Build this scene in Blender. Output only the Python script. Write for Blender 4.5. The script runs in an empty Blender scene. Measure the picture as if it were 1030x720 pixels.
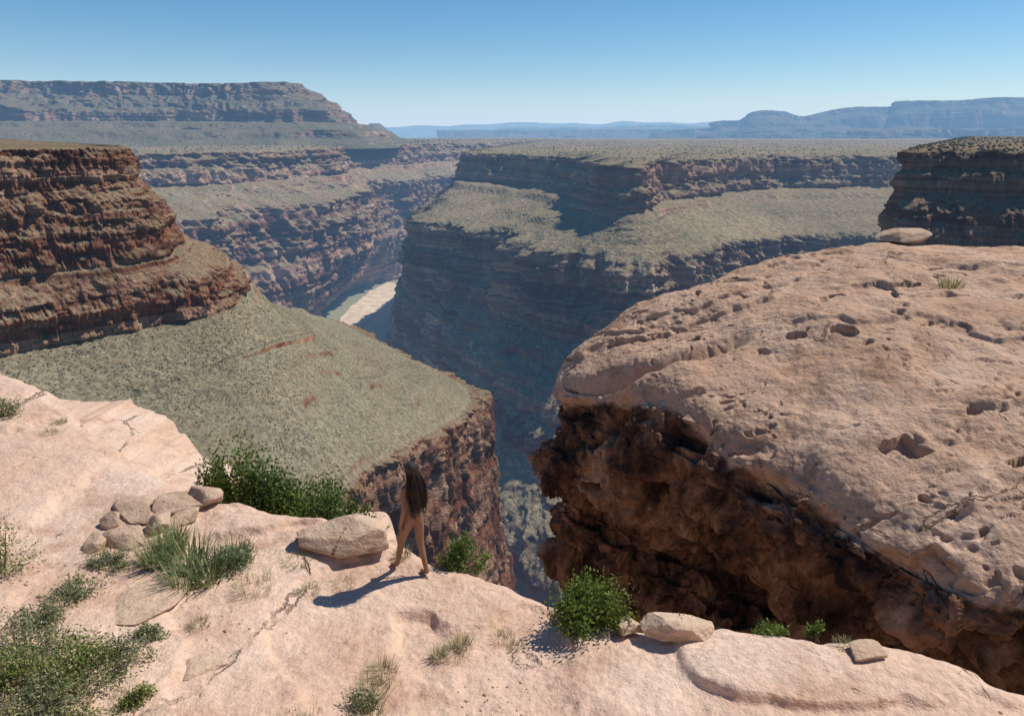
import bpy, math, random
import numpy as np
from mathutils import Vector, Matrix
random.seed(7); np.random.seed(7)
CZ=5.7
scene=bpy.context.scene
# ------------------------------------------------------------------ helpers
def W(a,D,z):
    """image column at a chosen depth -> world metres: a = image pixel column, D = forward distance, z = elevation"""
    return ((a-515)/687.0*(.949*D+.314*(CZ-z)),D,z)
def _h(i,j,k,seed):
    n=(i.astype(np.int64)*374761393+j.astype(np.int64)*668265263+k.astype(np.int64)*1274126177+seed*974634777)&0xFFFFFFFF
    n=((n^(n>>13))*1274126177)&0xFFFFFFFF
    n=((n^(n>>16))*2246822519)&0xFFFFFFFF
    return ((n^(n>>15))&0xFFFFFF)/float(0xFFFFFF)*2-1
def vnoise(p,seed=0):
    f=np.floor(p); w=p-f; w=w*w*w*(w*(w*6-15)+10)
    i,j,k=[f[...,c].astype(np.int64) for c in range(3)]
    r=0
    for a in (0,1):
        for b in (0,1):
            for c in (0,1):
                wt=(w[...,0] if a else 1-w[...,0])*(w[...,1] if b else 1-w[...,1])*(w[...,2] if c else 1-w[...,2])
                r=r+wt*_h(i+a,j+b,k+c,seed)
    return r
def fbm(p,o=4,seed=0,ridge=False):
    r=0;a=1;t=0
    for q in range(o):
        n=vnoise(p*(2.03**q)+q*17.3,seed+q)
        if ridge: n=1-2*np.abs(n)
        r=r+a*n;t+=a;a*=.5
    return r/t
def sm(x,a,b):
    t=np.clip((x-a)/(b-a),0,1); return t*t*(3-2*t)
def catmull(P,n):
    P=np.asarray(P,float); M=len(P)
    Q=np.vstack([2*P[0]-P[1],P,2*P[-1]-P[-2]])
    t=np.linspace(0,M-1,n); i=np.minimum(t.astype(int),M-2); f=(t-i)[:,None]
    p0,p1,p2,p3=Q[i],Q[i+1],Q[i+2],Q[i+3]
    return .5*((2*p1)+(-p0+p2)*f+(2*p0-5*p1+4*p2-p3)*f*f+(-p0+3*p1-3*p2+p3)*f**3)
def mesh_obj(name,V,F,mat,smooth=False,parent=None,mats=None,mi=None,attr=None):
    V=np.asarray(V,np.float32).reshape(-1,3); F=np.asarray(F,np.int32)
    me=bpy.data.meshes.new(name); n=F.shape[1]
    me.vertices.add(len(V)); me.vertices.foreach_set('co',V.ravel())
    me.loops.add(F.size); me.loops.foreach_set('vertex_index',F.ravel())
    me.polygons.add(len(F)); me.polygons.foreach_set('loop_start',np.arange(0,F.size,n,dtype=np.int32))
    me.polygons.foreach_set('loop_total',np.full(len(F),n,dtype=np.int32))
    if smooth: me.polygons.foreach_set('use_smooth',np.ones(len(F),bool))
    for m in (mats or [mat]): me.materials.append(m)
    if mi is not None: me.polygons.foreach_set('material_index',np.asarray(mi,np.int32))
    me.update(calc_edges=True)
    if attr is not None:
        a=me.attributes.new('side','FLOAT','POINT'); a.data.foreach_set('value',np.asarray(attr,np.float32).ravel())
    o=bpy.data.objects.new(name,me); scene.collection.objects.link(o)
    if parent: o.parent=parent
    return o
def grid_faces(R,C):
    i=np.arange(R-1)[:,None]*C+np.arange(C-1)[None,:]
    return np.stack([i,i+C,i+C+1,i+1],-1).reshape(-1,4)
def gnormals(P):
    du=np.gradient(P,axis=1); dv=np.gradient(P,axis=0)
    n=np.cross(dv,du); return n/(np.linalg.norm(n,axis=-1,keepdims=True)+1e-9)
# ------------------------------------------------------------------ node helper
SG=4.6e-5; r_=(.42,.62,.90); A_=(.54,.74,.92)
class NT:
    def __init__(s,name,kind='mat'):
        s.m=bpy.data.materials.new(name); s.m.use_nodes=True
        s.t=s.m.node_tree; s.t.nodes.clear()
        s.out=s.n('ShaderNodeOutputMaterial')
    def n(s,ty,**k):
        x=s.t.nodes.new(ty)
        for a,b in k.items(): setattr(x,a,b)
        return x
    def set(s,sock,v):
        if isinstance(v,bpy.types.NodeSocket): s.t.links.new(v,sock)
        elif v is not None: sock.default_value=v
    def pos(s,sc):
        g=s.n('ShaderNodeNewGeometry'); m=s.n('ShaderNodeVectorMath',operation='MULTIPLY')
        s.t.links.new(g.outputs['Position'],m.inputs[0]); m.inputs[1].default_value=sc
        return m.outputs[0]
    def noise(s,vec,scale=1,detail=4,rough=.55,dist=0,out='Fac'):
        x=s.n('ShaderNodeTexNoise'); x.inputs['Scale'].default_value=scale; x.inputs['Detail'].default_value=detail
        x.inputs['Roughness'].default_value=rough; x.inputs['Distortion'].default_value=dist
        s.t.links.new(vec,x.inputs['Vector']); return x.outputs[0 if out=='Fac' else 1]
    def vor(s,vec,scale=1,feature='F1'):
        x=s.n('ShaderNodeTexVoronoi',feature=feature); x.inputs['Scale'].default_value=scale
        s.t.links.new(vec,x.inputs['Vector']); return x.outputs['Distance']
    def ramp(s,f,stops,interp='LINEAR'):
        r=s.n('ShaderNodeValToRGB'); r.color_ramp.interpolation=interp
        e=r.color_ramp.elements
        while len(e)<len(stops): e.new(.5)
        for q,(p,c) in zip(e,stops): 
            q.position=p; q.color=(c,c,c,1) if not isinstance(c,(tuple,list)) else (*c,1)
        s.t.links.new(f,r.inputs[0]); return r.outputs[0]
    def mix(s,f,a,b,mode='MIX'):
        x=s.n('ShaderNodeMix',data_type='RGBA',blend_type=mode)
        s.set(x.inputs[0],f)
        for sk,v in ((x.inputs[6],a),(x.inputs[7],b)):
            if isinstance(v,(tuple,list)): v=(*v,1)
            s.set(sk,v)
        return x.outputs[2]
    def math(s,op,a,b=0,c=0,clamp=False):
        x=s.n('ShaderNodeMath',operation=op,use_clamp=clamp); s.set(x.inputs[0],a); s.set(x.inputs[1],b); s.set(x.inputs[2],c); return x.outputs[0]
    def nz(s):
        g=s.n('ShaderNodeNewGeometry'); x=s.n('ShaderNodeSeparateXYZ'); s.t.links.new(g.outputs['Normal'],x.inputs[0])
        return s.math('ABSOLUTE',x.outputs[2])
    def bump(s,h,dist,strength=1,nrm=None):
        b=s.n('ShaderNodeBump'); b.inputs['Distance'].default_value=dist; b.inputs['Strength'].default_value=strength
        s.t.links.new(h,b.inputs['Height'])
        if nrm: s.t.links.new(nrm,b.inputs['Normal'])
        return b.outputs[0]
    def fin(s,col,rough=.9,nrm=None,spec=.15,trans=0):
        if trans or spec>.2:
            p=s.n('ShaderNodeBsdfPrincipled'); p.inputs['Specular IOR Level'].default_value=spec
            s.set(p.inputs['Roughness'],rough); ci=p.inputs['Base Color']; ni=p.inputs['Normal']
        else:
            p=s.n('ShaderNodeBsdfDiffuse'); ci=p.inputs['Color']; ni=p.inputs['Normal']
        if isinstance(col,(tuple,list)): col=(*col,1)
        s.set(ci,col)
        if nrm: s.t.links.new(nrm,ni)
        sh=p.outputs[0]
        if trans:
            tr=s.n('ShaderNodeBsdfTranslucent'); s.set(tr.inputs[0],col)
            mx=s.n('ShaderNodeMixShader'); mx.inputs[0].default_value=trans
            s.t.links.new(sh,mx.inputs[1]); s.t.links.new(tr.outputs[0],mx.inputs[2]); sh=mx.outputs[0]
        s.t.links.new(sh,s.out.inputs[0]); return s.m
# ------------------------------------------------------------------ materials
def canyon_mat(name,k,rocks,talus,shrub,shr_scale,lo=.5,hi=.72,bumpd=3.0,veg=.5):
    """k = characteristic bed thickness in metres"""
    m=NT(name)
    warp=m.noise(m.pos((.3/k/10,)*3),1,2)
    v=m.n('ShaderNodeVectorMath',operation='ADD'); 
    m.t.links.new(m.pos((.02/k,.02/k,1.0/k)),v.inputs[0])
    cz=m.n('ShaderNodeCombineXYZ'); m.t.links.new(m.math('MULTIPLY',warp,2.0),cz.inputs[2]); m.t.links.new(cz.outputs[0],v.inputs[1])
    st=m.noise(v.outputs[0],.4,5,.62)
    c=m.ramp(st,rocks)
    streak=m.noise(m.pos((.35/k,.35/k,.03/k)),1,4,.6)
    c=m.mix(m.ramp(streak,[(.38,.0),(.6,.75)]),c,m.mix(1,c,(.45,.37,.34),'MULTIPLY'))
    n=m.nz()
    br=m.noise(m.pos((.25/k,)*3),1,3,.6)
    f=m.math('ADD',n,m.math('MULTIPLY',m.math('SUBTRACT',br,.5),.45))
    f=m.ramp(f,[(lo,0),(hi,1)])
    tv=m.noise(m.pos((.1/k,)*3),1,4,.65)
    tc=m.ramp(tv,[(.3,talus[0]),(.7,talus[1])])
    fine=m.noise(m.pos((2.2/k,)*3),1,2,.6)
    tc=m.mix(.6,tc,m.mix(1,tc,m.ramp(fine,[(.35,.45),(.65,1.35)]),'MULTIPLY'))
    bands=m.ramp(st,[(.48,0),(.53,.24),(.555,.24),(.59,0),(.65,.24),(.69,0)])
    tc=m.mix(bands,tc,(.24,.16,.10))
    sp=m.vor(m.pos((shr_scale,)*3),1)
    spk=m.math('LESS_THAN',sp,m.math('MULTIPLY',br,veg))
    tc=m.mix(m.math('MULTIPLY',spk,.7),tc,shrub)
    c=m.mix(f,c,tc)
    h=m.math('ADD',m.noise(m.pos((1.2/k,1.2/k,2.0/k)),1,4,.68),m.math('MULTIPLY',st,.7))
    return m.fin(c,.95,m.bump(h,bumpd,1))
red_rocks=[(.28,(.09,.045,.03)),(.40,(.29,.125,.07)),(.48,(.16,.075,.045)),(.55,(.42,.25,.16)),(.63,(.21,.10,.06)),(.75,(.35,.195,.12))]
grey_rocks=[(.28,(.12,.065,.05)),(.38,(.38,.20,.13)),(.45,(.15,.085,.065)),(.52,(.55,.37,.26)),(.58,(.25,.13,.09)),(.65,(.46,.29,.20)),(.74,(.30,.165,.11))]
M_far=canyon_mat('canyon_wall_rock',26,grey_rocks,((.32,.25,.155),(.20,.17,.105)),(.07,.07,.04),.13,bumpd=11,lo=.56,hi=.74,veg=.40)
M_mid=canyon_mat('esplanade_rock',7,red_rocks,((.27,.19,.12),(.17,.13,.08)),(.055,.06,.03),.45,bumpd=2.6,lo=.52,hi=.70)
M_tal=canyon_mat('talus_slope',7,red_rocks,((.28,.235,.155),(.195,.178,.115)),(.065,.07,.04),.45,bumpd=1.6,lo=.30,hi=.46)
M_butte=canyon_mat('butte_rock',25,grey_rocks,((.20,.175,.115),(.12,.12,.075)),(.05,.06,.035),.06,bumpd=12)
def sandstone(name,seed,c1,c2,stain,pit=1.0,face_shade=False,bd=.16):
    m=NT(name); o=seed*13.7
    def P(sc):
        v=m.n('ShaderNodeVectorMath',operation='ADD'); m.t.links.new(m.pos(sc),v.inputs[0]); v.inputs[1].default_value=(o,o*.7,o*.3); return v.outputs[0]
    a=m.noise(P((.45,.45,.45)),1,5,.6)
    c=m.ramp(a,[(.3,c1),(.5,tuple((x+y)/2 for x,y in zip(c1,c2))),(.7,c2)])
    b=m.noise(P((1.1,1.1,1.6)),1,6,.7,.5)
    c=m.mix(m.ramp(b,[(.50,0),(.68,.8)]),c,stain)
    g=m.noise(P((14,14,14)),1,4,.7)
    c=m.mix(.5,c,m.mix(1,c,m.ramp(g,[(.3,.6),(.7,1.2)]),'MULTIPLY'))
    ed=m.vor(P((.31,.22,.31)),1,'DISTANCE_TO_EDGE')
    edn=m.math('ADD',ed,m.math('MULTIPLY',m.math('SUBTRACT',b,.5),.16))
    cr=m.ramp(m.math('ABSOLUTE',edn),[(.0,1),(.008,0)])
    cr=m.math('MULTIPLY',cr,m.ramp(a,[(.5,0),(.56,1)]))
    c=m.mix(m.math('MULTIPLY',cr,.6),c,(.14,.085,.055))
    pv=m.vor(P((2.3,2.3,2.3)),1); ps=m.ramp(pv,[(.05,1),(.16,0)])
    ps=m.math('MULTIPLY',ps,m.ramp(b,[(.5,0),(.6,1)]))
    c=m.mix(m.math('MULTIPLY',ps,.4*pit),c,(.22,.13,.09))
    if face_shade:  # side face darkened: its shade is mixed into the mottled rock colour
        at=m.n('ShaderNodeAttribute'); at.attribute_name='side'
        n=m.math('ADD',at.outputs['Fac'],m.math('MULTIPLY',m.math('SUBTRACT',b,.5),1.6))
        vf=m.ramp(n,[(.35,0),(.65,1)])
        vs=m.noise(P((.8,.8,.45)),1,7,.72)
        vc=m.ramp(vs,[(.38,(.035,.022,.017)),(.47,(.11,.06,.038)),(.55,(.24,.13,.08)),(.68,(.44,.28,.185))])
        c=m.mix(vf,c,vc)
    h=m.math('ADD',m.math('MULTIPLY',m.noise(P((3,3,4)),1,6,.66),.5),m.math('MULTIPLY',cr,-.25))
    h=m.math('ADD',h,m.math('MULTIPLY',ps,-.3*pit))
    h=m.math('ADD',h,m.math('MULTIPLY',g,.10))
    return m.fin(c,.92,m.bump(h,bd,1))
M_ledge=sandstone('pale_sandstone',1,(.61,.40,.285),(.71,.53,.41),(.45,.27,.185),.8)
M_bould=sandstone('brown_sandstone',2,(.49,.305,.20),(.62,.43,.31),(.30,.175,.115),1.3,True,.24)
M_rock=sandstone('loose_rock',3,(.50,.34,.24),(.62,.46,.33),(.33,.21,.14),.5)
def leafmat(name,c1,c2,sc=9,tr=.3):
    m=NT(name); a=m.noise(m.pos((sc,)*3),1,3)
    c=m.ramp(a,[(.35,c1),(.65,c2)]); return m.fin(c,.65,None,.25,tr)
M_leaf=leafmat('shrub_leaf',(.07,.12,.02),(.20,.26,.05))
M_leaf2=leafmat('juniper_leaf',(.04,.08,.018),(.11,.17,.035))
M_sage=leafmat('sage_leaf',(.13,.16,.08),(.27,.30,.16))
M_yuc=leafmat('yucca_leaf',(.12,.18,.06),(.28,.34,.15),5)
M_dry=leafmat('dry_grass',(.40,.33,.16),(.56,.48,.26))
m=NT('woody_stem'); M_stem=m.fin((.14,.10,.07),.9)
m=NT('scrub_foliage'); nk=m.noise(m.pos((.2,.2,.2)),1,2); M_scrub=m.fin(m.ramp(nk,[(.35,(.06,.065,.035)),(.65,(.13,.12,.07))]),.9)
# ------------------------------------------------------------------ lofted landforms
def loft(name,cont,segs,nu,mat,L=120,seed=0,smooth=False,strat=10.,split=None,jt=1.5):
    """cont: contours, top to bottom; segs: (rows,stairs,big,small,strata)"""
    C=[catmull([W(*q) for q in c],nu) for c in cont]
    rs=np.random.RandomState(seed)
    rows=[];amp=[]
    for k,(r,stp,A,a,S) in enumerate(segs):
        s=np.linspace(0,1,r+1)[:-1] if k<len(segs)-1 else np.linspace(0,1,r)
        if stp:
            br=np.sort(np.concatenate([[0,1],(np.arange(1,stp)+rs.uniform(-.38,.38,stp-1))/stp]))
            hh=rs.uniform(.25,.95,stp)
        for si in s:
            p=C[k]*(1-si)+C[k+1]*si
            zi=np.full(nu,si)
            if stp:
                b=min(np.searchsorted(br,si,side='right')-1,stp-1); fr=(si-br[b])/(br[b+1]-br[b])
                loc=sm(fr,.6,.95)*hh[b]+fr*(1-hh[b])
                zst=br[b]+(br[b+1]-br[b])*loc
                q=np.stack([p[:,0],p[:,1],p[:,2]*0+b*9+seed],-1)/np.array([L*1.3,L*1.3,3.1])
                mk=sm(fbm(q,3,seed+77),-.45,.25)
                zi=si*(1-mk)+zst*mk
            p[:,2]=C[k][:,2]*(1-zi)+C[k+1][:,2]*zi
            rows.append(p); amp.append((A,a,S))
    P=np.array(rows); amp=np.array(amp,float)
    ker=np.ones(5)/5
    for c in range(3): amp[:,c]=np.convolve(np.pad(amp[:,c],2,'edge'),ker,'valid')
    t=np.gradient(P,axis=1)[...,:2]
    for _ in range(3): t[:,1:-1]=(t[:,:-2]+t[:,1:-1]*2+t[:,2:])/4
    t/=np.linalg.norm(t,axis=-1,keepdims=True)+1e-9
    n=np.stack([t[...,1],-t[...,0]],-1)
    X=P.copy(); B=P*np.array([1,1,.22])
    d=amp[:,0,None]*fbm(B/L,4,seed,True)
    d+=amp[:,1,None]*(fbm(B*np.array([1,1,1.6])/(L*.18),4,seed+20)+.6*fbm(B/(L*.09),2,seed+31,True))
    zz=P.copy(); zz[...,:2]*=.03
    d+=amp[:,2,None]*(fbm(zz/strat,2,seed+40)*1.5)
    for T,q in ((strat*.75,.9),(strat*.33,.5)):
        zb=np.floor((P[...,2]+.5*T*vnoise(P/(T*14),seed+5))/T)
        bl=vnoise(np.stack([P[...,0]/(T*jt),P[...,1]/(T*jt),zb*7.37],-1),seed+44)
        d+=amp[:,2,None]*q*np.round(bl*2.4)/2.4
    X[...,0]+=n[...,0]*d; X[...,1]+=n[...,1]*d
    X[...,2]+=amp[:,1,None]*.25*fbm(P/(L*.12),3,seed+60)
    F=grid_faces(*X.shape[:2])
    if split:
        ri=np.repeat(np.arange(X.shape[0]-1),X.shape[1]-1); mi=(ri>=split[0])&(ri<split[2])
        o=mesh_obj(name,X,F,None,smooth,mats=[mat,split[1]],mi=mi.astype(int))
    else: o=mesh_obj(name,X,F,mat,smooth)
    return o,X
Z=lambda z,l:[(a,d,z) for a,d in l]
mesa=[Z(-70,[(560,9500),(565,9000),(600,8800),(640,8600),(700,8600),(760,8600),(840,8600),(930,8600),(1100,8600)]),
 Z(-75,[(505,4200),(473,3150),(520,2750),(575,2400),(632,1800),(668,2050),(740,2450),(830,2600),(960,2700)]),
 Z(-182,[(495,4150),(463,3080),(515,2660),(568,2290),(631,1755),(670,1990),(742,2380),(832,2520),(965,2600)]),
 Z(-262,[(458,3600),(428,2380),(490,2000),(560,1660),(650,1500),(700,1690),(765,1850),(850,1950),(980,2000)]),
 Z(-450,[(447,3500),(418,2420),(482,1935),(553,1615),(646,1455),(704,1650),(769,1810),(855,1910),(990,1930)]),
 Z(-545,[(430,3400),(408,2480),(462,1830),(542,1420),(640,1280),(715,1490),(780,1610),(865,1710),(1000,1710)]),
 Z(-655,[(425,3380),(402,2520),(448,1890),(527,1360),(640,1220),(720,1430),(790,1530),(870,1640),(1005,1640)]),
 Z(-720,[(418,3350),(396,2600),(430,2030),(505,1240),(615,1080),(730,1180),(800,1280),(880,1380),(1010,1380)]),
 Z(-910,[(408,3300),(388,2720),(404,2300),(475,1130),(600,900),(740,950),(810,1000),(890,1000),(1020,1000)])]
_,MX=loft('canyon_wall',mesa,[(12,0,0,1,0),(44,2,38,14,13),(44,3,18,6,1.2),(64,3,66,24,13),(30,3,34,14,6),(30,1,42,16,10),(22,3,30,10,4),(36,3,34,14,7)],1000,M_far,L=190,seed=3,strat=24)
lw=[Z(-68,[(-300,6000),(-50,6500),(150,7500),(300,8200),(380,8800),(430,9000),(470,9300),(560,9600)]),
 Z(-75,[(-150,2300),(30,2600),(180,3000),(325,3700),(345,4500),(400,5000),(440,5600),(530,6500)]),
 Z(-205,[(-150,2220),(35,2500),(182,2900),(328,3600),(352,4370),(404,4870),(442,5420),(535,6320)]),
 Z(-290,[(-150,2050),(50,2250),(205,2640),(338,3420),(364,4100),(408,4600),(444,5100),(540,6000)]),
 Z(-480,[(-150,2010),(58,2210),(218,2600),(348,3370),(372,4030),(410,4530),(446,5030),(545,5930)]),
 Z(-600,[(-150,1950),(80,2150),(235,2580),(340,3250),(372,3900),(411,4450),(447,4900),(550,5800)]),
 Z(-750,[(-150,1900),(100,2100),(250,2560),(322,3210),(366,3900),(407,4420),(449,4800),(555,5700)]),
 Z(-910,[(-150,1850),(150,2050),(270,2650),(304,3170),(342,3950),(400,4400),(451,4700),(560,5600)])]
_,LX=loft('canyon_wall',lw,[(12,0,0,1,0),(40,2,60,18,15),(34,3,35,14,2),(54,3,110,34,15),(34,2,85,28,6),(34,2,70,26,6),(28,2,40,14,5)],850,M_far,L=280,seed=11,strat=26)
bt=[Z(365,[(-300,7600),(-100,7800),(60,7900),(150,8000),(210,8000),(262,7900),(280,7400)]),
 [(-300,4900,345),(-100,5000,352),(60,5200,346),(150,5350,350),(225,5450,340),(285,5500,358),(296,6300,335)],
 Z(262,[(-300,4850),(-100,4940),(60,5120),(150,5290),(225,5380),(298,5440),(312,6300)]),
 Z(130,[(-300,4500),(-100,4600),(50,4800),(150,5000),(235,5150),(326,5250),(345,6300)]),
 Z(75,[(-300,4470),(-100,4570),(50,4770),(150,4970),(235,5110),(330,5210),(350,6300)]),
 Z(-95,[(-300,3300),(-100,3400),(50,3700),(150,4000),(250,4300),(392,4700),(420,6300)])]
loft('butte',bt,[(6,0,0,4,0),(26,1,170,42,12),(30,3,160,34,5),(12,0,120,24,8),(40,3,100,18,2)],560,M_butte,L=420,seed=21,strat=30)
kb=[Z(110,[(372,9300),(377,9300),(382,9300)]),Z(70,[(368,9200),(377,9100),(386,9200)]),Z(-90,[(352,8800),(377,8700),(402,8800)])]
loft('hill',kb,[(6,0,0,4,0),(14,0,20,8,3)],60,M_butte,L=200,seed=23)
pr=[Z(-1,[(-900,430),(-400,560),(-150,640),(-80,660),(-20,680),(0,700),(0,740),(0,800)]),
 Z(-3,[(-300,300),(-100,340),(20,385),(90,415),(118,440),(112,490),(60,570),(20,680)]),
 Z(-18,[(-300,297),(-100,337),(22,381),(93,412),(128,440),(124,497),(66,580),(25,690)]),
 Z(-42,[(-300,286),(-100,325),(30,370),(115,400),(156,440),(154,510),(90,610),(40,720)]),
 Z(-67,[(-300,278),(-100,318),(36,364),(128,396),(172,440),(172,517),(106,625),(55,740)]),
 Z(-80,[(-300,266),(-100,306),(44,355),(149,393),(211,440),(211,533),(140,648),(80,770)]),
 Z(-104,[(-300,262),(-100,302),(46,352),(155,391),(232,440),(236,538),(155,680),(95,800)]),
 [(-300,200,-145),(-100,240,-145),(85,290,-145),(218,340,-143),(301,412,-146),(368,565,-196),(345,690,-205),(260,850,-200)],
 [(-300,150,-180),(-100,180,-180),(140,235,-180),(290,290,-185),(372,382,-192),(472,655,-258),(436,745,-256),(330,950,-250)],
 [(-300,140,-400),(-100,170,-400),(145,225,-400),(296,280,-400),(379,366,-420),(500,640,-455),(465,760,-450),(350,965,-440)],
 [(-300,100,-905),(-100,120,-905),(150,190,-905),(303,240,-905),(400,330,-905),(530,620,-905),(500,860,-905),(370,1100,-905)]]
_,PX=loft('promontory',pr,[(12,0,0,1,0),(28,0,6,2.6,3.0),(40,4,7,2.8,2.6),(34,1,6,2.6,3.2),(18,2,4,1.4,1.4),(36,0,5,2.2,3.0),(90,6,1.8,.7,.16),(70,3,1.6,.7,.08),(110,1,13,5,1.8),(30,4,14,6,4)],1400,M_mid,L=38,seed=31,strat=8,split=(169,M_tal,327),jt=1.2)
gc=[Z(-8,[(985,2600),(975,2500),(1010,2400),(1100,2400),(1400,2400)]),
 Z(-12,[(935,1000),(915,720),(970,660),(1080,620),(1300,560)]),
 Z(-48,[(931,985),(911,705),(968,645),(1085,600),(1310,540)]),
 Z(-62,[(924,970),(904,690),(962,625),(1085,580),(1320,520)]),
 Z(-105,[(920,960),(899,680),(958,612),(1088,565),(1325,505)]),
 Z(-255,[(860,900),(830,620),(930,480),(1120,430),(1400,380)]),
 Z(-905,[(840,800),(800,500),(920,360),(1150,300),(1500,250)])]
_,GX=loft('rim_cliff',gc,[(10,0,0,1,0),(34,2,16,8,3.5),(12,1,12,5,2),(34,2,14,7,3.5),(40,4,8,3,.6),(30,0,8,3,1)],620,M_mid,L=70,seed=41,strat=9)
# distant plateaus
M_dist=canyon_mat('distant_rock',60,grey_rocks,((.12,.115,.08),(.06,.07,.045)),(.04,.05,.03),.02,bumpd=20)
top=[(655,16200,-20),(690,15900,60),(716,15700,100),(722,15600,225),(745,15300,250),(760,15000,415),(788,15000,410),(808,15000,320),(850,15000,480),(895,14800,500),(905,14500,585),(960,14300,590),(1040,14200,650),(1400,14000,660)]
dm=[[(a,D+4200,z+20) for a,D,z in top],top,[(a+2,D-170,z-120 if z>150 else z-60) for a,D,z in top],[(a+6,D-900,min(z-220,60) if z>150 else -80) for a,D,z in top],Z(-120,[(a,D-2300) for a,D,z in top])]
loft('distant_mesa',dm,[(8,0,0,10,0),(18,0,260,70,20),(14,1,300,80,10),(30,3,420,90,20)],560,M_dist,L=1100,seed=51,strat=60)
for dd,(d0,zt,a0,a1,sd) in enumerate([(34000,480,380,760,57),(25000,250,500,800,58),(19000,70,440,760,59),(11500,62,845,1300,61)]):
    aa=np.linspace(a0,a1,18); rz=np.random.RandomState(sd)
    hz_=zt*(.55+.45*np.linspace(0,1,18)**.8)+np.round(rz.uniform(-1.4,1.4,18))*abs(zt)*.13
    dn=[[(a,d0*1.1,z+10) for a,z in zip(aa,hz_)],[(a,d0,z) for a,z in zip(aa,hz_)],[(a,d0*.99,z-90) for a,z in zip(aa,hz_)],[(a,d0*.92,-260) for a in aa]]
    loft('distant_plateau',dn,[(4,0,0,10,0),(10,0,400,120,20),(16,2,500,120,20)],320,M_dist,L=1800,seed=sd,strat=80)
xs=np.linspace(-50000,50000,160); ys=np.concatenate([np.linspace(6200,20000,60),np.linspace(21000,48000,30)])
G=np.zeros((len(ys),len(xs),3)); G[...,0]=xs; G[...,1]=ys[:,None]; G[...,2]=-105+18*fbm(G/2500,4,5)-sm(G[...,1],9000,30000)*150
mesh_obj('plateau',G,grid_faces(len(ys),len(xs)),M_dist)
m=NT('river_water'); nb=m.noise(m.pos((.05,.05,.05)),1,4)
M_wat=m.fin(m.ramp(nb,[(.4,(.27,.28,.18)),(.6,(.33,.34,.22))]),.25,m.bump(nb,.5,.3),.4)
mesh_obj('river',[(-4000,1200,-898),(4000,1200,-898),(4000,7000,-898),(-4000,7000,-898)],[[0,1,2,3]],M_wat)
m=NT('river_sand'); nb=m.noise(m.pos((.02,.02,.02)),1,5)
M_sand=m.fin(m.ramp(nb,[(.4,(.50,.39,.28)),(.6,(.64,.53,.41))]),.9)
L_=catmull([W(341,3000,-895),W(341,3330,-895),W(354,3650,-895),(W(372,3950,-895)),W(388,4250,-895)],80)
R_=catmull([W(356,2900,-895),W(365,3230,-895),W(382,3600,-895),(W(396,3900,-895)),W(406,4200,-895)],80)
B=np.stack([L_*(1-s)+R_*s for s in np.linspace(0,1,12)])
B[...,0]+=35*fbm(B/120,3,8); mesh_obj('river_beach',B,grid_faces(12,80),M_sand)

# ------------------------------------------------------------------ foreground ledge
rim=[(-420,17,1.6),(-150,15.6,1.2),(0,14.1,.8),(60,12.8,.7),(130,10.9,.5),(200,9.7,.45),(228,9.3,.35),(290,9.1,.2),(350,8.9,.1),(400,8.6,.05),(440,8.2,0),(480,8.0,0),(545,7.6,0),(590,7.1,0),(650,6.85,0),(740,6.75,0),(830,6.55,0),(930,6.3,0),(1030,6.05,0),(1250,5.6,0),(1500,5.2,0)]
nu=820
RM=catmull([W(*q) for q in rim],nu)
def ledge_z(x,y):
    P=np.stack([x,y,np.zeros_like(x)],-1)
    z=.075*np.clip(-x-1.0,0,30)+.03*np.clip(8-y,0,8)
    z=z+.30*fbm(P/np.array([3.6,2.2,1]),3,70)
    st=.15; z=z+.02*fbm(P/.4,3,71); q=z/st; fl=np.floor(q); fr=q-fl
    zt=(fl+sm(fr,.86,1.0)*.92+fr*.08)*st
    k=.35+.55*sm(fbm(P/2.5,2,79),-.25,.3)
    z=z*(1-k)+zt*k
    z=z+.03*fbm(P/.6,4,72)+.008*fbm(P/.09,2,74)
    z=z+3.8*sm(4.0-y,0,4.5)
    return z
near=RM.copy(); near[:,1]=-6
e=np.stack([RM[:,0],RM[:,1],0*RM[:,0]],-1)
RM[:,1]+=.22*fbm(e/1.1,4,80)+.06*fbm(e/.25,3,81)
rows=[]
S=1-(np.linspace(1,0,520)**1.25)
for s in S:
    p=near*(1-s)+RM*s; p[:,2]=ledge_z(p[:,0],p[:,1])
    dist=(1-s)*(RM[:,1]-near[:,1]); p[:,2]-=.22*np.exp(-dist/.14); rows.append(p)
base=rows[-1]
hsh=sm(-base[:,0],1.2,3.0)
for k,(dz,out) in enumerate([(.06,.05),(.14,.08),(.25,.10),(.4,.1),(.6,.06),(.85,.04),(1.1,.08),(1.4,.02),(1.8,-.05),(2.2,0)]):
    p=base.copy(); p[:,2]-=dz; p[:,1]+=out+.10*fbm(p/np.array([.7,.7,.25]),4,83)*min(1,dz*4); rows.append(p)
for k,(dz,o1,o2) in enumerate([(2.4,2.0,.1),(2.6,4.5,.2),(4,5.2,.2),(8,5.8,.3),(16,6.2,0),(30,6.5,0),(60,7,0)]):
    p=base.copy(); p[:,2]-=dz; p[:,1]+=o1*hsh+o2*(1-hsh)+.5*fbm(p/2.,4,84); rows.append(p)
P=np.array(rows)
mesh_obj('rock_ledge',P,grid_faces(*P.shape[:2]),M_ledge,True)

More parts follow.
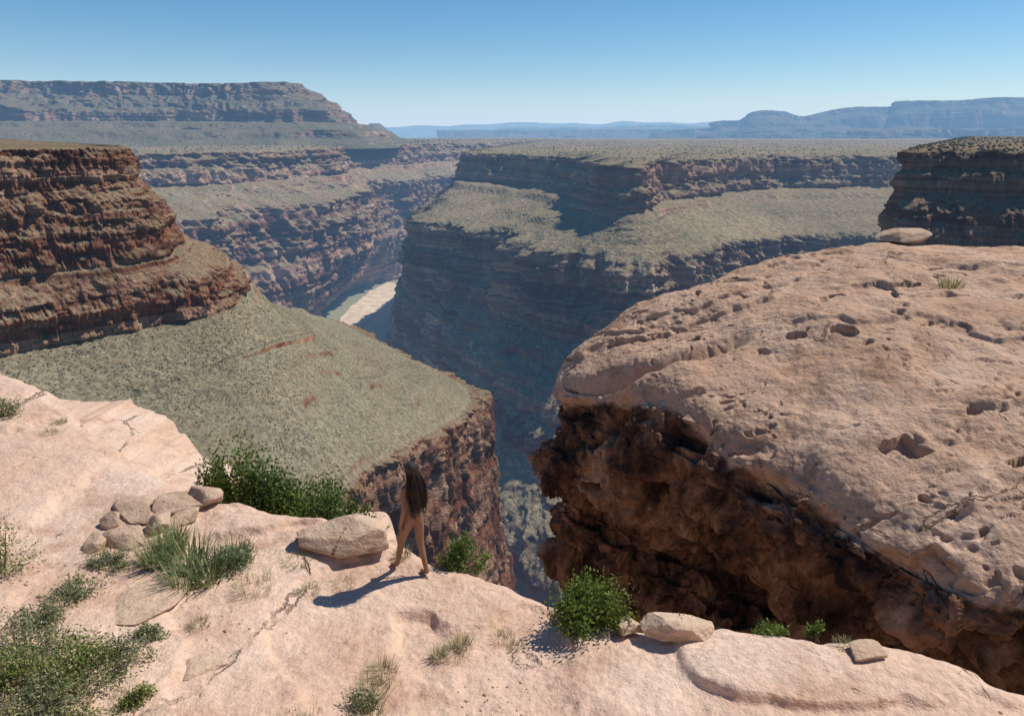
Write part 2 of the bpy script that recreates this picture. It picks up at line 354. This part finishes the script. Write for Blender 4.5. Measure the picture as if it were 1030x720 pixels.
# ------------------------------------------------------------------ big rim rock on the right
sp=[(1250,16,1.45),(1030,16,1.35),(900,17,1.2),(800,18,1.0),(745,18.5,.75),(705,19,.45),(675,19.3,.1),(655,19.3,-.1)]
lip=[(1250,26,2.2),(1030,25,1.7),(880,24.5,1.75),(760,24,.92),(700,23,.5),(650,22,.0),(602,21.5,-.95),(566,20.5,-1.65),
     (560,19.5,-1.85),(612,17.6,-1.2),(672,15.7,-.62),(728,14.0,-.92),(822,11.7,-.95),(900,10.1,-.98),(1030,8.5,-.9),(1250,7.1,-.7)]
def mixr(k,dz=0): 
    ctr=sp+sp[::-1]
    out=[]
    for c,l in zip(ctr,lip):
        cw=np.array(W(*c)); lw_=np.array(W(*l)); p=cw*(1-k)+lw_*k; p[2]+=dz; out.append(p)
    return out
rg=[mixr(0),mixr(.3,.16),mixr(.62,.30),mixr(.88,.27),mixr(1)]
def ring(bk,fr): 
    b=[]
    for l in lip[:7]: 
        w=np.array(W(*l)); b.append(w+np.array(bk))
    return b+[np.array(W(*q)) for q in fr]
rg.append(ring((-.1,.3,-1.2),[(556,20.2,-2.8),(556,19.2,-3),(588,17.2,-2.7),(644,15.5,-1.9),(704,13.75,-2.0),(790,11.55,-1.9),(870,10.0,-1.9),(1000,8.45,-1.8),(1240,7.1,-1.6)]))
rg.append(ring((-.1,.2,-2.6),[(536,19.8,-4.2),(542,18.6,-4.4),(585,17.3,-4.3),(655,15.9,-3.9),(722,14.6,-3.8),(812,12.5,-3.6),(890,11.2,-3.4),(1005,9.5,-3.2),(1240,8,-3)]))
rg.append(ring((0,-.2,-4.5),[(560,20,-5.4),(580,19.5,-5.6),(630,18.5,-5.9),(690,17.2,-6),(745,16,-6),(830,13.8,-6),(900,12.4,-6),(1010,10.6,-6),(1240,9,-6)]))
rg.append(ring((0,-.2,-6),[(566,19.6,-6.3),(572,19,-6.6),(622,17.9,-7),(690,16.6,-7),(745,15.6,-7),(830,13.6,-7),(900,12.2,-7),(1010,10.5,-7),(1240,9,-7)]))
rg.append(ring((0,-.2,-9),[(572,19.6,-9),(580,19,-9.3),(630,17.9,-9.5),(690,16.6,-10),(745,15.4,-10),(830,13.5,-10),(900,12,-10),(1010,10.4,-10),(1240,9,-10)]))
rg.append(ring((0,-.4,-40),[(572,19.6,-45),(590,19,-45),(640,17.9,-45),(690,16.6,-45),(745,15.2,-45),(830,13,-45),(900,11.4,-45),(1010,9.8,-45),(1240,8,-45)]))
nuB=1300
RG=np.array([catmull(r,nuB) for r in rg])
cnt=[60,60,60,50,100,80,64,40,50,30]
rows=[]
Q=np.concatenate([2*RG[:1]-RG[1:2],RG,2*RG[-1:]-RG[-2:-1]])
for k,c in enumerate(cnt):
    for s in np.linspace(0,1,c,endpoint=False):
        p0,p1,p2,p3=Q[k],Q[k+1],Q[k+2],Q[k+3]
        cm=.5*((2*p1)+(-p0+p2)*s+(2*p0-5*p1+4*p2-p3)*s*s+(-p0+3*p1-3*p2+p3)*s**3)
        ln=p1*(1-s)+p2*s
        rows.append(cm*.85+ln*.15)
P=np.array(rows)
N=gnormals(P)
if N[90,nuB*3//4,2]<0: N=-N
R=P.shape[0]; ridx=np.arange(R)[:,None]
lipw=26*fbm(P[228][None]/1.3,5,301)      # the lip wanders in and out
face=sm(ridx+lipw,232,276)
d=.32*fbm(P/3.0,4,90)+.10*fbm(P/.8,4,91)+.016*fbm(P/.12,2,92)
bl=np.floor((P[...,2]+.45*vnoise(P/2.0,88))/1.15)
blk=vnoise(np.stack([P[...,0]/1.5,P[...,1]/1.5,bl*5.31],-1),89)
bl2=np.floor((P[...,2]+.3*vnoise(P/1.0,188))/.42)
blk2=vnoise(np.stack([P[...,0]/.6,P[...,1]/.6,bl2*5.31],-1),189)
d+=face*(.75*fbm(P/np.array([2.2,2.2,1.6]),6,94)+.40*np.round(blk*2)/2+.20*np.round(blk2*2.4)/2.4+.14*fbm(P/.35,5,104)-.15)
wv=np.stack([fbm(P/.7,3,98),fbm(P/.7,3,198),fbm(P/.7,3,298)],-1)*.4
hol=vnoise((P+wv)/np.array([.8,.8,.6]),333); d-=face*.5*sm(hol,.30,.52)
for sc,th,dp,sd in ((.75,.50,.22,95),(.38,.52,.12,295),(.2,.5,.05,395)):
    pk=vnoise((P+wv)/np.array([sc,sc*.6,sc]),sd)
    d-=(1-face)*dp*sm(pk,th,th+.16)*sm(fbm(P/2.4,2,99+sd),-.02,.22)
rg_=fbm((P+wv)/np.array([5,3,4]),3,97); d+=(1-face)*.12*sm(rg_,-.02,.05)+(1-face)*.10*sm(rg_,.24,.29)
gl=np.array([W(540,19.0,-1.5)[:2],W(600,17.9,-1)[:2],W(640,17.5,-.4)[:2],W(690,17.4,.1)[:2],W(740,17.6,.7)[:2]])
dm_=np.full(P.shape[:2],1e9); tt=np.zeros(P.shape[:2])
for ii,(a,b) in enumerate(zip(gl[:-1],gl[1:])):
    ab=b-a; t_=np.clip(((P[...,:2]-a)@ab)/(ab@ab),0,1); qq=a+t_[...,None]*ab; dd=np.linalg.norm(P[...,:2]-qq,axis=-1); tt=np.where(dd<dm_,ii+t_,tt); dm_=np.minimum(dm_,dd)
X=P+N*d[...,None]
dm_+=.15*fbm(P/.8,3,101)
X[...,2]-=(1-sm(ridx,200,232))*(1.7-.36*tt)*np.exp(-(dm_/(.42-.04*tt))**2)
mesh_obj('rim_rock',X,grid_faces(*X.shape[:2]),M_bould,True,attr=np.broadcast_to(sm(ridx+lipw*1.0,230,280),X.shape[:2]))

# ------------------------------------------------------------------ loose rocks
import bmesh
def rock(name,c,size,seed,rot=0,cuts=9,sub=5,mat=None):
    bm=bmesh.new(); bmesh.ops.create_icosphere(bm,subdivisions=sub,radius=1)
    V=np.array([v.co[:] for v in bm.verts]); rs=np.random.RandomState(seed)
    for _ in range(cuts):
        n=rs.normal(size=3); n/=np.linalg.norm(n); h=rs.uniform(.55,.82)
        dd=V@n; ex=np.clip(dd-h,0,None); V-=n*(ex*.96)[:,None]
    V*=1+.10*fbm(V*1.3+seed,4,seed)[:,None]+.035*fbm(V*6+seed,3,seed+1)[:,None]
    V*=np.array(size)/2*1.15
    ca,sa=math.cos(rot),math.sin(rot); V=V@np.array([[ca,sa,0],[-sa,ca,0],[0,0,1]])
    F=[[v.index for v in f.verts] for f in bm.faces]; bm.free()
    return mesh_obj(name,V+np.array(c),F,mat or M_rock,True)
def on(a,D,dz=0):
    x=W(a,D,0)[0]; z=float(ledge_z(np.array([x]),np.array([float(D)]))[0]); x=W(a,D,z)[0]
    return (x,D,float(ledge_z(np.array([x]),np.array([float(D)]))[0])+dz)
rock('boulder',on(342,8.3,.13),(1.45,.8,.5),3,-.15)
for i,(a,D,s,h) in enumerate([(128,8.2,.6,.32),(162,8.5,.45,.38),(112,8.6,.35,.3),(185,8.7,.55,.22),(97,8.1,.5,.15),(165,8.0,.35,.2),(250,8.3,.35,.12),(207,9.2,.6,.34),(148,6.9,1.0,.10),(140,9.0,.9,.18),(186,9.1,1.0,.22),(60,6.9,.5,.08),(75,5.3,.4,.14),(20,6.4,.5,.12),(160,5.2,.4,.07),(205,6.0,.5,.06)]):
    rock('loose_stone',on(a,D,h*.2),(s,s*.7,h),10+i,i*1.3,sub=4,cuts=14)
rock('slab_stone',on(680,6.6,.08),(.95,.45,.26),31,.0,14)
rock('slab_stone',on(632,6.75,.05),(.35,.3,.2),32,.3,14)
rock('slab_stone',on(870,6.2,.02),(.5,.3,.10),33,.3,14)
rx=W(912,24,1.9)
rock('balanced_rock',(rx[0],24,rx[2]+.32),(2.0,1.3,.6),38,.1,cuts=18)
rock('balanced_rock_foot',(rx[0]-.15,24,rx[2]-.02),(1.1,.9,.4),36,.1,cuts=6)
def octas(pts,sz,squash,seed):
    rs=np.random.RandomState(seed); n=len(pts)
    b=np.array([[1,0,0],[0,1,0],[-1,0,0],[0,-1,0],[0,0,1],[0,0,-1]],float)
    V=b[None]*(1+.35*rs.uniform(-1,1,(n,6,1)))*sz[:,None,None]*np.array([1,1,squash])
    an=rs.uniform(0,6.28,n); c,s=np.cos(an),np.sin(an)
    x=V[...,0]*c[:,None]-V[...,1]*s[:,None]; y=V[...,0]*s[:,None]+V[...,1]*c[:,None]; V[...,0]=x;V[...,1]=y
    V+=pts[:,None]
    f=np.array([[0,1,4],[1,2,4],[2,3,4],[3,0,4],[1,0,5],[2,1,5],[3,2,5],[0,3,5]])
    F=(f[None]+np.arange(n)[:,None,None]*6).reshape(-1,3)
    return V.reshape(-1,3),F
rs=np.random.RandomState(5); n=3200
gx=rs.uniform(-8,5,n); gy=rs.uniform(4.2,10,n)
keep=(fbm(np.stack([gx,gy,gx*0],-1)/1.4,3,99)>.18)&(gy<6.1+np.clip(-gx-1,0,8)*.36); gx,gy=gx[keep],gy[keep]
pts=np.stack([gx,gy,ledge_z(gx,gy)+.003],-1)
V,F=octas(pts,rs.uniform(.005,.02,len(pts))*rs.choice([1,1,1,1.8],len(pts)),.6,4); mesh_obj('gravel',V,F,M_rock)
def scatter(X,r0,r1,c0,c1,n,s0,s1,thr,seed,base_=-.9):
    rs=np.random.RandomState(seed); N_=gnormals(X); r=rs.uniform(r0,r1-1,n); c=rs.uniform(c0,c1-1,n)
    ri,ci=r.astype(int),c.astype(int); fr,fc=(r-ri)[:,None],(c-ci)[:,None]
    p=(X[ri,ci]*(1-fr)+X[ri+1,ci]*fr)*(1-fc)+(X[ri,ci+1]*(1-fr)+X[ri+1,ci+1]*fr)*fc
    ok=(np.abs(N_[ri,ci,2])>thr)&(fbm(p/((s0+s1)*25),3,seed)>rs.uniform(base_,.5,n))
    p=p[ok]; return p,rs.uniform(s0,s1,len(p))
p1,s1=scatter(PX,165,325,200,1390,60000,.18,.55,.5,120)
p1=p1[:13000]; s1=s1[:13000]
V,F=octas(p1+np.array([0,0,.15]),s1,.8,6); mesh_obj('desert_scrub',V,F,M_scrub)
A=[];B_=[]
for X_,r0,r1,n,a_,b_ in ((MX,3,13,4000,2,4),(GX,2,11,1500,1,2.4),(LX,4,13,2500,3,6)):
    p,s_=scatter(X_,r0,r1,2,X_.shape[1]-2,n,a_,b_,.6,130+n%97,-1.2); A.append(p+np.array([0,0,1])*s_[:,None]*.4);B_.append(s_)
V,F=octas(np.vstack(A),np.concatenate(B_),.8,7); mesh_obj('juniper_woodland',V,F,M_scrub)

# ------------------------------------------------------------------ plants
def leaves(n,c,rad,ls,rs,clumps=14,up=.35,aspect=2.2):
    cl=rs.normal(size=(clumps,3)); cl/=np.linalg.norm(cl,axis=1,keepdims=True); cl*=rs.uniform(.35,.85,(clumps,1)); cl[:,2]=np.abs(cl[:,2])*1.0
    i=rs.randint(0,clumps,n); p=cl[i]+rs.normal(size=(n,3))*.17
    p*=np.array(rad); p[:,2]=np.abs(p[:,2])+.02; p+=np.array(c)
    d=rs.normal(size=(n,3)); d[:,2]+=up*2; d/=np.linalg.norm(d,axis=1,keepdims=True)
    s=np.cross(d,rs.normal(size=(n,3))); s/=np.linalg.norm(s,axis=1,keepdims=True)
    l=ls*rs.uniform(.6,1.3,(n,1)); w=l/aspect
    V=np.stack([p,p+d*l*.5+s*w*.5,p+d*l,p+d*l*.5-s*w*.5],1).reshape(-1,3)
    F=np.arange(n*4).reshape(-1,4); return V,F,cl*np.array(rad)+np.array(c)
def ribbon(p0,p1,w0,w1,bend,k=5):
    p0=np.array(p0,float);p1=np.array(p1,float); d=p1-p0; s=np.cross(d,[.3,.8,.5]); s/=np.linalg.norm(s)+1e-9; s2=np.cross(d,s); s2/=np.linalg.norm(s2)+1e-9
    V=[];F=[]
    for j in range(k+1):
        t=j/k; q=p0+d*t+np.array(bend)*math.sin(t*math.pi)*.5; w=w0*(1-t)+w1*t
        V+= [q+s*w,q-s*w*.5+s2*w*.86,q-s*w*.5-s2*w*.86]
        if j: 
            for a in range(3):
                b=(a+1)%3; F.append([(j-1)*3+a,(j-1)*3+b,j*3+b,j*3+a])
    return np.array(V),F
def bush(name,c,rad,n,ls,mat,seed,clumps=16,aspect=2.2,dry=0):
    rs=np.random.RandomState(seed); V,F,cl=leaves(n,c,rad,ls,rs,clumps,aspect=aspect)
    VV=[V];FF=[F];mi=[0 if rs.rand()>dry else 2 for _ in range(len(F))];off=len(V)
    for q in cl:
        v,f=ribbon((c[0]+rs.normal()*.03,c[1]+rs.normal()*.03,c[2]-.05),q,.012,.004,rs.normal(size=3)*.06*rad[0])
        VV.append(v);FF.append(np.array(f)+off);off+=len(v);mi+=[1]*len(f)
    return mesh_obj(name,np.vstack(VV),np.vstack(FF),None,False,mats=[mat,M_stem,M_dry],mi=mi)
def tuft(name,c,r,h,n,w,mats,seed,spread=.7,dry=.4,droop=.25):
    rs=np.random.RandomState(seed); VV=[];FF=[];mi=[];off=0
    for _ in range(n):
        a=rs.uniform(0,6.28); rr=r*math.sqrt(rs.rand()); b=np.array([c[0]+rr*math.cos(a),c[1]+rr*math.sin(a),c[2]-.02])
        a2=a+rs.normal()*.5; L=h*rs.uniform(.55,1.15); o=spread*rs.uniform(.1,1)
        dr=np.array([math.cos(a2)*o,math.sin(a2)*o,1]); dr/=np.linalg.norm(dr)
        sd=np.array([-math.sin(a2),math.cos(a2),0])*w
        for j in range(4):
            t=j/3; q=b+dr*L*t+np.array([math.cos(a2),math.sin(a2),-.6])*droop*L*t*t*o; ww=sd*(1-t*.93)
            VV+= [q-ww,q+ww]
            if j: FF.append([off+2*j-2,off+2*j-1,off+2*j+1,off+2*j]); 
        m_=1 if rs.rand()<dry else 0; mi+=[m_]*3; off+=8
    return mesh_obj(name,np.array(VV),np.array(FF),None,False,mats=mats,mi=mi)
bush('green_shrub',on(594,6.9,-.02),(.56,.4,.58),5600,.055,M_leaf,1,28)
bush('green_shrub',on(690,6.72,-.12),(.3,.2,.22),900,.045,M_leaf,2,10)
bush('green_shrub',on(775,6.62,-.15),(.25,.15,.22),600,.045,M_leaf,3,8)
bush('green_shrub',on(820,6.55,-.1),(.12,.1,.22),300,.045,M_leaf,4,6)
bush('green_shrub',on(466,8.15,-.15),(.38,.25,.5),1700,.06,M_leaf,5,12,2.8)
for i,(a,D,z,r,h) in enumerate([(245,11.6,-1.8,.6,2.1),(278,11.6,-1.8,.8,1.75),(310,11.4,-1.8,.8,1.5),(340,11.0,-1.9,.75,1.4),(362,10.8,-2.0,.5,1.2),(226,11.8,-1.8,.4,1.6)]):
    x=W(a,D,z)[0]; bush('juniper_shrub',(x,D,z),(r,r*.8,h),6500,.085,M_leaf2 if i%2 else M_leaf,20+i,36)
for i,(a,D,r,h) in enumerate([(160,7.7,.18,.42),(190,7.75,.22,.45),(210,7.5,.2,.4),(185,7.3,.2,.35),(235,7.9,.16,.36),(175,8.1,.16,.4)]):
    tuft('yucca_plant',on(a,D),r,h,170,.011,[M_yuc,M_dry],40+i,.95,.15,.15)
bush('sage_shrub',on(235,7.75),(.42,.3,.3),1500,.05,M_sage,50,14,3)
for i,(a,D,r,h) in enumerate([(372,5.75,.22,.24),(385,6.1,.15,.2),(455,6.45,.16,.17),(465,6.6,.1,.2),(440,6.4,.08,.16),(505,6.75,.14,.12),(520,6.6,.1,.1),(300,5.2,.25,.1),(850,6.35,.12,.06),(345,7.6,.15,.12),(405,8.2,.12,.13),(310,7.4,.15,.12),(255,7.3,.25,.2),(100,8.0,.15,.2),(120,5.3,.2,.14),(50,11.4,.15,.1),(60,11.9,.12,.12),(280,5.0,.3,.16),(320,4.9,.2,.14),(140,8.7,.25,.18),(300,7.9,.2,.12),(200,6.6,.12,.12),(370,5.4,.2,.2)]):
    tuft('grass_tuft',on(a,D),r,h,150,.004,[M_sage,M_dry],60+i,.8,.6)
for i,(a,D,r,h,m_) in enumerate([(20,5.9,.6,.5,M_sage),(75,5.6,.6,.48,M_leaf),(115,5.9,.42,.34,M_sage),(30,5.0,.55,.4,M_sage),(90,4.9,.4,.28,M_leaf),(140,5.4,.2,.16,M_leaf),(0,7.3,.5,.75,M_leaf),(5,11.9,.4,.42,M_leaf2),(-30,5.6,.5,.7,M_sage),(150,6.3,.2,.15,M_sage),(75,7.0,.35,.18,M_sage),(365,5.6,.18,.22,M_sage),(50,5.3,.55,.42,M_sage),(0,5.4,.55,.5,M_leaf),(110,7.6,.3,.2,M_sage),(45,6.4,.35,.28,M_sage),(100,4.6,.35,.25,M_sage)]):
    bush('desert_shrub',on(a,D,-.02),(r,r*.8,h),int(4600*r),.044,m_,90+i,18,3.0,.2)
for i,(a,D) in enumerate([(730,22.3),(695,21),(958,19),(1000,20)]):
    z={730:.85,695:.3,958:1.6,1000:1.6}[a]; x=W(a,D,z)[0]; tuft('grass_tuft',(x,D,z-.05),.3,.3,150,.01,[M_leaf,M_dry],130+i)

# ------------------------------------------------------------------ walking woman
def skinned(name,V,E,Rr,mat,parent,lv=2):
    me=bpy.data.meshes.new(name); me.from_pydata(V,E,[]); o=bpy.data.objects.new(name,me); scene.collection.objects.link(o)
    me.materials.append(mat)
    md=o.modifiers.new('s','SKIN'); md.use_smooth_shade=True
    for i,r in enumerate(Rr): me.skin_vertices[0].data[i].radius=(r if isinstance(r,tuple) else (r,r))
    for i in range(len(V)): me.skin_vertices[0].data[i].use_root=(i==0)
    s=o.modifiers.new('d','SUBSURF'); s.levels=lv; s.render_levels=lv
    o.parent=parent; return o
m=NT('skin'); nk=m.noise(m.pos((12,12,12)),1,3); M_skin=m.fin(m.ramp(nk,[(.3,(.23,.115,.068)),(.7,(.28,.145,.085))]),.5,None,.35)
m=NT('dark_hair'); nk=m.noise(m.pos((90,90,12)),1,3); M_hair=m.fin(m.ramp(nk,[(.35,(.012,.008,.006)),(.7,(.05,.03,.02))]),.45,m.bump(nk,.02,.8),.4)
wp=bpy.data.objects.new('walking_woman',None); scene.collection.objects.link(wp)
foot=on(427,7.85); 
V=[(0,0,.90),(0,.0,1.03),(0,.015,1.2),(0,0,1.33),(0,.005,1.42),(0,.02,1.49),(0,.035,1.56),(0,.03,1.62),
 (-.085,.0,.86),(-.08,.16,.50),(-.08,.27,.10),(-.08,.30,.05),(-.085,.41,.02),
 (.085,0,.86),(.08,-.02,.47),(.075,-.12,.09),(.075,-.145,.04),(.08,-.0,.02),
 (-.15,0,1.34),(-.20,-.05,1.08),(-.19,.03,.86),(-.185,.05,.80),
 (.15,0,1.34),(.20,-.06,1.09),(.2,.06,.88),(.195,.09,.82)]
E=[(0,1),(1,2),(2,3),(3,4),(4,5),(5,6),(6,7),(0,8),(8,9),(9,10),(10,11),(11,12),(0,13),(13,14),(14,15),(15,16),(16,17),(3,18),(18,19),(19,20),(20,21),(3,22),(22,23),(23,24),(24,25)]
Rr=[(.13,.11),(.095,.075),(.115,.085),(.085,.06),.045,.052,(.07,.088),.055,.088,.053,.034,.035,.024,.088,.053,.034,.035,.024,.042,.034,.023,(.03,.016),.042,.034,.023,(.03,.016)]
skinned('body',V,E,Rr,M_skin,wp)
for sx,(hx,hy,hz) in ((-1,(-.185,.05,.80)),(1,(.195,.09,.82))):
    Vf=[(hx,hy,hz+.01)];Ef=[];Rf=[.014]
    for j in range(4):
        oy=(j-1.5)*.019; L=(.065,.078,.074,.058)[j]; b=len(Vf)
        Vf+=[(hx,hy+oy,hz-.02),(hx-sx*.004,hy+oy*1.1,hz-.02-L*.55),(hx-sx*.018,hy+oy*1.1,hz-.02-L)]; Rf+=[.009,.008,.006]; Ef+=[(0,b),(b,b+1),(b+1,b+2)]
    b=len(Vf); Vf+=[(hx-sx*.01,hy+.035,hz+.005),(hx-sx*.02,hy+.05,hz-.035)]; Rf+=[.010,.007]; Ef+=[(0,b),(b,b+1)]
    skinned('hand_fingers',Vf,Ef,Rf,M_skin,wp,1)
skinned('nose',[(0,.11,1.56),(0,.128,1.535)],[(0,1)],[.01,.013],M_skin,wp,1)
for sx in (-1,1):
    skinned('ear',[(sx*.073,.03,1.56),(sx*.076,.025,1.53)],[(0,1)],[.012,.009],M_skin,wp,1)
    skinned('eye',[(sx*.03,.112,1.57),(sx*.034,.112,1.57)],[(0,1)],[.009,.008],M_hair,wp,1)
skinned('lips',[(-.018,.112,1.505),(0,.117,1.505),(.018,.112,1.505)],[(0,1),(1,2)],[.006,.008,.006],M_skin,wp,1)
skinned('hair',[(0,.02,1.67),(0,.01,1.635),(0,-.01,1.58),(0,-.04,1.49),(0,-.07,1.38),(0,-.095,1.26),(0,-.11,1.14),(0,-.11,1.02)],[(i,i+1) for i in range(7)],[(.035,.04),(.082,.095),(.098,.10),(.088,.075),(.10,.062),(.11,.055),(.09,.045),(.035,.02)],M_hair,wp)
rs=np.random.RandomState(9);VV=[];FF=[];off=0
for i in range(260):
    a=rs.uniform(math.radians(165),math.radians(375)); 
    top_=np.array([.08*math.cos(a),-.01+.08*math.sin(a),1.55+rs.uniform(-.05,.03)])
    bot=np.array([.11*math.cos(a)+rs.normal()*.02,-.12+rs.normal()*.03,rs.uniform(.93,1.2)])
    v,f=ribbon(top_,bot,.006,.002,(math.cos(a)*.06,-.04+rs.normal()*.02,.0),6); VV.append(v);FF.append(np.array(f)+off);off+=len(v)
mesh_obj('hair_strands',np.vstack(VV),np.vstack(FF),M_hair,False,parent=wp)
wp.rotation_euler=(0,0,math.atan2(.78,.62)-0.0)
th=wp.rotation_euler[2]; lx,ly=.078,-.08
wp.location=(foot[0]-(lx*math.cos(th)-ly*math.sin(th)),foot[1]-(lx*math.sin(th)+ly*math.cos(th)),foot[2]+.0)

# ------------------------------------------------------------------ atmosphere, light, camera
bm=bmesh.new(); bmesh.ops.create_cube(bm,size=1); me=bpy.data.meshes.new('air_haze'); bm.to_mesh(me); bm.free()
hz=bpy.data.objects.new('air_haze',me); scene.collection.objects.link(hz); hz.scale=(110000,110000,1900); hz.location=(0,0,0)
m=NT('air_haze'); ab=m.n('ShaderNodeVolumeAbsorption'); em=m.n('ShaderNodeEmission'); ad=m.n('ShaderNodeAddShader')
ab.inputs['Density'].default_value=SG; ab.inputs['Color'].default_value=(1-r_[0],1-r_[1],1-r_[2],1)
em.inputs['Color'].default_value=(r_[0]*A_[0],r_[1]*A_[1],r_[2]*A_[2],1); em.inputs['Strength'].default_value=SG
m.t.links.new(ab.outputs[0],ad.inputs[0]); m.t.links.new(em.outputs[0],ad.inputs[1]); m.t.links.new(ad.outputs[0],m.out.inputs['Volume'])
me.materials.append(m.m)
az,el=math.radians(63),math.radians(51)
w=bpy.data.worlds.new('World'); scene.world=w; w.use_nodes=True
nt=w.node_tree; bg=nt.nodes['Background']; sk=nt.nodes.new('ShaderNodeTexSky'); sk.sky_type='NISHITA'; sk.sun_disc=False
sk.sun_elevation=el; sk.sun_rotation=az; sk.altitude=1400; sk.dust_density=.1; sk.ozone_density=2.2; sk.air_density=1.0
hs=nt.nodes.new('ShaderNodeHueSaturation'); hs.inputs['Saturation'].default_value=1.4; hs.inputs['Value'].default_value=1.0
nt.links.new(sk.outputs[0],hs.inputs['Color']); nt.links.new(hs.outputs[0],bg.inputs[0]); bg.inputs[1].default_value=.095
S=Vector((math.sin(az)*math.cos(el),math.cos(az)*math.cos(el),math.sin(el)))
sl=bpy.data.lights.new('sun','SUN'); sl.energy=5.0; sl.angle=math.radians(.5); sl.color=(1,.95,.87)
so=bpy.data.objects.new('sun',sl); scene.collection.objects.link(so); so.rotation_euler=S.to_track_quat('Z','Y').to_euler(); so.location=(50,50,80)
cam=bpy.data.cameras.new('camera'); co=bpy.data.objects.new('camera',cam); scene.collection.objects.link(co)
cam.lens=24.01; cam.sensor_width=36; cam.clip_start=.1; cam.clip_end=200000
co.location=(0,0,CZ); co.rotation_euler=(math.radians(90-18.3),0,0); scene.camera=co
scene.view_settings.view_transform='Standard'; scene.view_settings.look='None'; scene.view_settings.exposure=0
